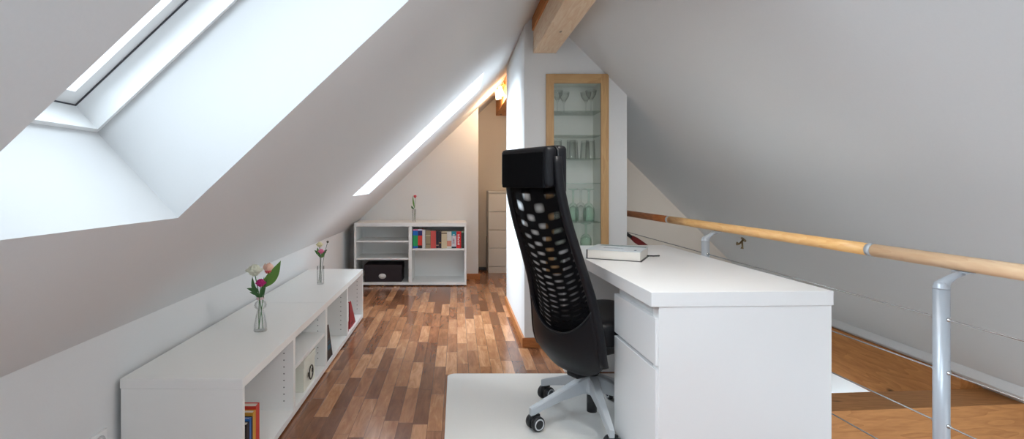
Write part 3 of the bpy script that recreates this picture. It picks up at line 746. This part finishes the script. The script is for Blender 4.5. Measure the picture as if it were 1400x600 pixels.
def patch(z_top, z_bot, nz, ns, off, thick, smax=1.0, uvs=False):
    bm = bmesh.new(); uv = bm.loops.layers.uv.new('UVMap') if uvs else None
    gr = {}
    for i in range(nz+1):
        for j in range(ns+1):
            s = (-1+2*j/ns)*smax
            z = z_top(s)+(z_bot(s)-z_top(s))*i/nz
            for k, o in enumerate((off, off+thick) if thick else (off,)):
                gr[i, j, k] = bm.verts.new(bp_(s, z, o))
    K = 2 if thick else 1
    def fc(vs, st=None):
        f = bm.faces.new(vs); f.smooth = True
        if uv and st:
            for l, c in zip(f.loops, st): l[uv].uv = c
    for k in range(K):
        for i in range(nz):
            for j in range(ns):
                st = [(jj/ns, ii/nz) for ii, jj in ((i, j), (i, j+1), (i+1, j+1), (i+1, j))]
                fc([gr[i, j, k], gr[i, j+1, k], gr[i+1, j+1, k], gr[i+1, j, k]], st)
    if thick:
        for i in range(nz):
            for j in (0, ns): fc([gr[i, j, 0], gr[i+1, j, 0], gr[i+1, j, 1], gr[i, j, 1]])
        for j in range(ns):
            for i in (0, nz): fc([gr[i, j, 0], gr[i, j+1, 0], gr[i, j+1, 1], gr[i, j, 1]])
    return bm
def meshmat():
    m = bpy.data.materials.new('black_mesh_fabric'); m.use_nodes = True; nt = m.node_tree; N = nt.nodes; L = nt.links
    b = N['Principled BSDF']; b.inputs['Base Color'].default_value = (.003, .003, .004, 1); b.inputs['Roughness'].default_value = .8; b.inputs['Specular IOR Level'].default_value = .08
    uvn = N.new('ShaderNodeUVMap'); sep = N.new('ShaderNodeSeparateXYZ'); L.new(uvn.outputs[0], sep.inputs[0])
    def mm(op, a, b_=None, c=None):
        n = N.new('ShaderNodeMath'); n.operation = op
        for i, v in enumerate((a, b_, c)):
            if v is None: continue
            if isinstance(v, (int, float)): n.inputs[i].default_value = v
            else: L.new(v, n.inputs[i])
        return n.outputs[0]
    s = mm('SUBTRACT', sep.outputs['X'], .5); t = sep.outputs['Y']
    # two crossed thread families whose spacing narrows downward, as two layers of mesh beat against each other
    ph = mm('ADD', mm('MULTIPLY', mm('POWER', t, 2.0), 105), mm('MULTIPLY', t, 4))
    bow = mm('MULTIPLY', mm('MULTIPLY', s, s), mm('MULTIPLY_ADD', t, -34, 10))
    sh = mm('MULTIPLY', s, mm('MULTIPLY_ADD', t, 4, 15))
    a1 = mm('SINE', mm('ADD', mm('ADD', ph, bow), sh)); a2 = mm('SINE', mm('SUBTRACT', mm('ADD', ph, bow), mm('MULTIPLY', sh, 1.15)))
    v = mm('MULTIPLY', mm('ADD', mm('ADD', a1, a2), -.2), .34)
    fade = mm('MULTIPLY_ADD', mm('ABSOLUTE', s), -1.1, 1.05)
    v = mm('MULTIPLY', v, fade)
    low = N.new('ShaderNodeMapRange'); L.new(t, low.inputs[0]); low.inputs[1].default_value = .55; low.inputs[2].default_value = 1.0; low.inputs[3].default_value = 1.0; low.inputs[4].default_value = .35
    v = mm('MULTIPLY', v, low.outputs[0])
    v = mm('MINIMUM', mm('MAXIMUM', v, .004), .62)
    tr = N.new('ShaderNodeBsdfTransparent'); mx = N.new('ShaderNodeMixShader'); L.new(v, mx.inputs[0])
    L.new(b.outputs[0], mx.inputs[1]); L.new(tr.outputs[0], mx.inputs[2]); L.new(mx.outputs[0], N['Material Output'].inputs[0])
    return m
obj('mesh_back', patch(lambda s: 1.13, zbnd, 40, 24, 0.004, 0, uvs=True), meshmat(), ch)
obj('back_shell', patch(zbnd, zbot, 16, 24, -.012, .022), LEATHER, ch)
seam = obj('shell_seam', tube(bmesh.new(), [bp_(-1+2*j/24, zbnd(-1+2*j/24)+.001, -.012) for j in range(25)], .003, 6), BPLA, ch)
# side frames
for sgn in (-1, 1):
    bm = bmesh.new(); rings = []; zs = [1.215-(1.215-.33)*k/30 for k in range(31)]
    for z in zs:
        wid = .015; dep = .020
        c = bp_(sgn, z, .006); ring = []
        for k in range(12):
            a = 2*PI*k/12; ca, sa = math.cos(a), math.sin(a)
            f_ = lambda v: math.copysign(abs(v)**.6, v)
            ring.append(bm.verts.new(c+Vector((dep*f_(ca), wid*f_(sa), 0))))
        rings.append(ring)
    for a, b in zip(rings, rings[1:]):
        for k in range(12):
            f = bm.faces.new((a[k], a[(k+1) % 12], b[(k+1) % 12], b[k])); f.smooth = True
    bm.faces.new(rings[0]); bm.faces.new(rings[-1][::-1])
    obj('back_frame', bm, LEATHER, ch)
# headrest
def pad(x0, x1, y0, y1, z0, z1, bev, seg=4, puff=0):
    bm = bmesh.new(); box(bm, x0, x1, y0, y1, z0, z1)
    bmesh.ops.bevel(bm, geom=bm.edges[:], offset=bev, segments=seg, profile=.6, affect='EDGES')
    for f in bm.faces: f.smooth = True
    return bm
hr = obj('headrest', pad(-.404, -.345, -.166, .166, 1.085, 1.257, .029), LEATHER, ch)
obj('headrest_panel', pad(-.4072, -.39, -.146, .146, 1.085, 1.236, .008), BFAB, hr)
hc = obj('headrest_cushion', pad(-.352, -.294, -.170, .170, 1.058, 1.262, .028), LEATHER, ch)
obj('headrest_piping', tube(bmesh.new(), [(-.348, -.168, 1.11), (-.348, -.168, 1.24), (-.348, -.150, 1.257), (-.348, .150, 1.257), (-.348, .168, 1.24), (-.348, .168, 1.11)], .0035, 8), BPLA, hc)
# seat
bm = bmesh.new()
outl = [(-.16, .16), (-.05, .192), (.02, .205), (.10, .232), (.25, .235), (.32, .20), (.335, .10)]
pts = [(x, -y) for x, y in outl] + [(x, y) for x, y in outl[::-1]]
rings = []
for sc, z in ((.90, .385), (.985, .395), (1.0, .43), (1.0, .47), (.97, .495), (.85, .505), (.4, .500)):
    rings.append([bm.verts.new((.10+(x-.10)*sc, y*sc, z)) for x, y in pts])
n = len(pts)
for a, b in zip(rings, rings[1:]):
    for k in range(n):
        f = bm.faces.new((a[k], a[(k+1) % n], b[(k+1) % n], b[k])); f.smooth = True
bm.faces.new(rings[0][::-1]); bm.faces.new(rings[-1])
smooth_obj(obj('seat', bm, LEATHER, ch), 1)
obj('tilt_mechanism', pad(-.06, .14, -.07, .07, .315, .384, .012), BPLA, ch)
obj('back_bracket', pad(-.125, .02, -.038, .038, .222, .30, .016), LEATHER, ch)
obj('gas_column', tube(bmesh.new(), [(0, 0, .045), (0, 0, .215)], .0235, 20), BPLA, ch)
obj('column_sleeve', tube(bmesh.new(), [(0, 0, .215), (0, 0, .318)], .030, 20), BPLA, ch)
hub = obj('hub', lathe(bmesh.new(), [(0.0245, .135), (.044, .135), (.050, .150), (.044, .195), (.034, .215), (.0245, .217)], 24), ALU, ch)
for k in range(5):
    ang = math.radians(198.6+72*k)-TH
    R = Matrix.Rotation(ang, 4, 'Z')
    bm = bmesh.new()
    prof = [(.030, .215, .140, .026), (.060, .206, .138, .023), (.16, .165, .120, .019), (.26, .124, .088, .016), (.300, .108, .072, .014), (.317, .100, .068, .012)]
    rr = []
    for r_, zt, zb_, hw in prof:
        c4 = .006
        rr.append([bm.verts.new(R @ Vector((r_, y, z))) for y, z in ((-hw*.85, zb_), (hw*.85, zb_), (hw*.92, zt-c4), (hw*.7, zt), (-hw*.7, zt), (-hw*.92, zt-c4))])
    for a, b in zip(rr, rr[1:]):
        for j in range(6): bm.faces.new((a[j], a[(j+1) % 6], b[(j+1) % 6], b[j]))
    bm.faces.new(rr[0][::-1]); bm.faces.new(rr[-1])
    obj('star_leg', bm, ALU, ch)
    # caster: rolling direction turned a little
    cb_ = R @ Matrix.Translation((.303, 0, 0)) @ Matrix.Rotation([.9, .3, 1.2, -.7, .5][k], 4, 'Z')
    swv = Matrix.Identity(4)
    pos = (R @ Vector((.303, 0, 0)))
    face = math.radians([-62, -58, -75, 10, -50][k])-TH       # world direction of the wheel axle
    Mc = Matrix.Translation(pos) @ Matrix.Rotation(face, 4, 'Z') @ Matrix.Translation((0, .012, 0)) @ Matrix.Scale(1.2, 4)
    bm = bmesh.new(); tube(bm, [Mc @ Vector((0, -.012, .05)), Mc @ Vector((0, -.012, .066))], .008, 10)
    t2 = bmesh.new(); box(t2, -.008, .008, -.018, .018, .030, .058, bev=.004); merge(bm, t2, 0, Mc)
    cst = obj('caster', bm, BPLA, ch)
    for sg in (-1, 1):
        bm = bmesh.new(); Mw = Mc @ Matrix.Translation((sg*.0085, 0, .0275)) @ Matrix.Rotation(sg*PI/2, 4, 'Y')
        lathe(bm, [(0, 0), (.0262, 0), (.0275, .003), (.0275, .013), (.025, .018), (.0215, .0185)], 24, M=Mw)
        lathe(bm, [(.0215, .0185), (.0205, .0200), (.0170, .0200), (.0165, .0185)], 24, M=Mw, mi=1)
        lathe(bm, [(.0165, .0185), (.012, .0195), (0, .0195)], 24, M=Mw)
        obj('wheel', bm, [BPLA, WHEELG], cst)

# ------------------------------------------------------------------ vases and flowers
GV = glassmat('vase_glass', (.985, .99, .99, 1), .9, .80)
LEAF = plain('leaf_green', S(96, 140, 60), .5); LEAF2 = plain('dark_leaf_green', S(62, 108, 56), .5); STEM = plain('stem_green', S(70, 112, 60), .5)
GREY = plain('grey_green_stem', S(90, 104, 90), .5)
def petal(bm, c, az, tilt, L, Wd, cup, mi=0, n=6):
    """petal rooted at c, pointing up then opening outward by tilt at direction az"""
    c = Vector(c); d = Vector((math.cos(az), math.sin(az), 0)); s = Vector((-math.sin(az), math.cos(az), 0)); g = []
    for i in range(n+1):
        t = i/n; wv = Wd*math.sin(PI*min(.97, .12+.85*t))**.75
        out = L*(math.sin(tilt)*t + cup*math.sin(PI*t)); up = L*math.cos(tilt)*t
        row = []
        for j in (-1, -.5, 0, .5, 1):
            row.append(bm.verts.new(c + d*(out-abs(j)**2*wv*.45*(1.2-t)) + s*(j*wv/2) + Vector((0, 0, up-abs(j)*L*.05*t))))
        g.append(row)
    for a, b in zip(g, g[1:]):
        for j in range(4):
            f = bm.faces.new((a[j], a[j+1], b[j+1], b[j])); f.smooth = True; f.material_index = mi
def blade(bm, base, tip, wid, bend, n=10, face=(0, -1, 0), mi=0):
    base, tip = Vector(base), Vector(tip); d = tip-base; s = d.cross(Vector(face)).normalized(); g = []
    for i in range(n+1):
        t = i/n; c = base.lerp(tip, t)+Vector(bend)*math.sin(PI*t); wv = wid*math.sin(PI*min(1, .06+.94*t)**.85)
        g.append([bm.verts.new(c+s*(j*wv/2)+Vector(face)*(abs(j)*wv*.12)) for j in (-1, 0, 1)])
    for a, b in zip(g, g[1:]):
        for j in range(2):
            f = bm.faces.new((a[j], a[j+1], b[j+1], b[j])); f.smooth = True; f.material_index = mi
def flower(name, label, cat, base, head, kind, cols, size, leaves=(), bend=(0, 0, 0), stem=STEM):
    base, head = Vector(base), Vector(head)
    t = thing(name, label, cat, base)
    h = head-base
    obj('stem', tube(bmesh.new(), [h*(k/8)+Vector(bend)*math.sin(PI*k/8) for k in range(9)], .0022 if size > .015 else .0016, 8), stem, t)
    bm = bmesh.new()
    if kind == 'tulip':
        for k in range(3): petal(bm, h, 2*PI*k/3+.5, .10, size*1.9, size*1.6, .30)
        for k in range(3): petal(bm, h, 2*PI*k/3+1.5, .28, size*2.0, size*1.6, .36)
    elif kind == 'peony':
        t2 = bmesh.new(); bmesh.ops.create_icosphere(t2, subdivisions=4, radius=size*.70)
        for v in t2.verts:
            a = math.atan2(v.co.y, v.co.x); q = v.co.z/size
            v.co *= 1+.10*math.sin(a*7+q*6)+.07*math.sin(a*4-q*15)
        for f in t2.faces: f.smooth = True
        merge(bm, t2, 0, Matrix.Translation(h+Vector((0, 0, size*.35))))
        for ring, (n_, tl, ln, cu) in enumerate(((5, .02, .95, .22), (7, .25, 1.0, .38), (8, .5, 1.0, .55), (9, .85, .95, .62))):
            for k in range(n_): petal(bm, h+Vector((0, 0, -.1*size)), 2*PI*k/n_+ring*.6+random.random()*.3, tl, size*ln*(1.0+.15*random.random()), size*.95, cu)
    elif kind == 'bud':
        t2 = bmesh.new(); bmesh.ops.create_icosphere(t2, subdivisions=2, radius=size)
        for f in t2.faces: f.smooth = True
        merge(bm, t2, 0, Matrix.Translation(h))
    obj('bloom', bm, cols[0], t)
    if len(cols) > 1:
        bm = bmesh.new()
        for k in range(5): petal(bm, h+Vector((0, 0, -.002)), 2*PI*k/5+1.0, .55 if kind != 'tulip' else .40, size*1.0, size*1.3, .5)
        obj('outer_petals', bm, cols[1], t)
    for (b_, t_, wd, bn, m) in leaves:
        bm = bmesh.new(); blade(bm, Vector(b_)-base, Vector(t_)-base, wd, bn); obj('leaf', bm, m, t)
    return t
CREAM = plain('cream_white_petal', S(226, 228, 208), .7); PEACH = plain('peach_petal', S(238, 196, 176), .6)
MAG = plain('magenta_petal', S(178, 20, 110), .6); PINK = plain('pink_petal', S(226, 110, 150), .6)
CORAL = plain('coral_petal', S(222, 84, 100), .6); IVORY = plain('pale_yellow_petal', S(232, 228, 184), .7)
ZT = .4055
Y1 = 2.56
def Q(px, py, dy=0): return P(px, py, Y1+dy)
v1 = Q(356, 450); v1.z = ZT
prof = [(0, .002), (.027, .002), (.0295, 0), (.031, .004), (.029, .03), (.021, .075), (.0145, .098), (.0145, .102), (.026, .112), (.0285, .124), (.025, .136), (.013, .146), (.012, .152), (.014, .160), (.0125, .160), (.010, .150), (.011, .144), (.022, .134), (.0255, .124), (.022, .113), (.012, .102), (.012, .098), (.019, .073), (.027, .03), (.028, .006), (0, .006)]
t = thing('glass_vase', 'clear waisted glass vase with pink ring on the nearer low bookcase', 'vase', v1)
obj('vase_body', lathe(bmesh.new(), prof, 28), GV, t)
obj('neck_ring', lathe(bmesh.new(), [(.0145, .1485), (.0175, .150), (.0185, .155), (.0175, .160), (.0145, .1615)], 24), plain('pale_pink_ribbon', S(214, 186, 192), .5), t)
def inv(dx, dy): return v1+Vector((dx, dy, .010))
flower('peony', 'large cream-white bloom at the left of the near vase', 'flower', inv(.012, 0), Q(348, 373), 'peony', [CREAM], .037, [(Q(354, 408), Q(345, 378), .022, (-.008, 0, 0), LEAF2)], (.006, 0, 0))
flower('peony', 'deep magenta bloom below the other two in the near vase', 'flower', inv(-.008, .004), Q(356.5, 389, -.03), 'peony', [MAG], .025, [(Q(353, 402), Q(337, 394), .018, (0, 0, .006), LEAF2), (Q(354, 399), Q(343, 390), .012, (0, 0, .003), LEAF2), (Q(353, 402), Q(341, 399), .012, (0, 0, -.002), LEAF2)], (-.004, 0, 0))
flower('tulip', 'peach tulip with coral base and long green leaf in the near vase', 'flower', inv(-.004, -.010), Q(367, 373), 'tulip', [PEACH, CORAL], .025, [(Q(359, 392), Q(384, 356), .050, (.008, 0, -.008), LEAF), (Q(356, 410), Q(361, 378), .018, (.004, 0, 0), LEAF2)], (-.004, 0, 0))
Y2 = 3.75
def Q2(px, py, dy=0): return P(px, py, Y2+dy)
v2 = Q2(438.3, 388); v2.z = ZT
t = thing('glass_vase', 'clear square glass vase on the farther low bookcase', 'vase', v2)
bm = bmesh.new()
def sq(bm, r, z): return [bm.verts.new((x*r, y*r, z)) for x, y in ((-1, -1), (1, -1), (1, 1), (-1, 1))]
rs = [sq(bm, .0215, 0), sq(bm, .0225, .125), sq(bm, .0205, .125), sq(bm, .0195, .008)]
for a, b in zip(rs, rs[1:]):
    for k in range(4): bm.faces.new((a[k], a[(k+1) % 4], b[(k+1) % 4], b[k]))
bm.faces.new(rs[0]); bm.faces.new(rs[-1])
bmesh.ops.rotate(bm, verts=bm.verts[:], cent=(0, 0, 0), matrix=Matrix.Rotation(.1, 3, 'Z'))
obj('vase_body', bm, GV, t)
b2 = v2+Vector((-.012, 0, .010))
flower('ranunculus', 'pale yellow bloom topping the bunch in the square vase', 'flower', b2, Q2(437, 336), 'peony', [IVORY], .025, [(Q2(438, 350), Q2(430, 342), .022, (0, 0, .004), LEAF2), (Q2(439, 350), Q2(447.5, 341), .02, (0, 0, .004), LEAF2)], (.006, 0, 0), GREY)
flower('ranunculus', 'pink bloom below the pale yellow one in the square vase', 'flower', b2+Vector((.010, .004, 0)), Q2(439, 345, -.03), 'peony', [PINK], .022, [(Q2(438, 352), Q2(434, 338), .022, (-.003, 0, 0), LEAF), (Q2(439, 352), Q2(444, 346), .022, (0, 0, .002), LEAF)], (.0, 0, 0), GREY)
flower('flower_bud', 'small dark bud at the right of the square vase bunch', 'flower', b2+Vector((.018, -.006, 0)), Q2(448, 330.5), 'bud', [plain('dark_bud', S(84, 84, 70), .6)], .0085, [(Q2(440, 348), Q2(446, 345), .014, (0, 0, .002), LEAF2)], (-.01, 0, .0), GREY)
Y3 = 5.98
v3 = P(566, 304, Y3); v3.z = .6805
t = thing('glass_vase', 'small narrow clear glass vase on the far bookcase', 'vase', v3)
obj('vase_body', lathe(bmesh.new(), [(0, .001), (.020, .0), (.022, .003), (.024, .135), (.022, .135), (.020, .012), (0, .010)], 24), GV, t)
flower('rose', 'single coral red bloom in the vase on the far bookcase', 'flower', v3+Vector((0, 0, .012)), P(567.5, 270.5, Y3), 'tulip', [plain('coral_red_petal', S(214, 72, 78), .6)], .018, [(P(566, 286, Y3), P(562, 281, Y3), .02, (-.004, 0, 0), LEAF2), (P(566.5, 284, Y3), P(564.5, 267, Y3), .018, (-.004, 0, 0), LEAF)], (.002, 0, 0))
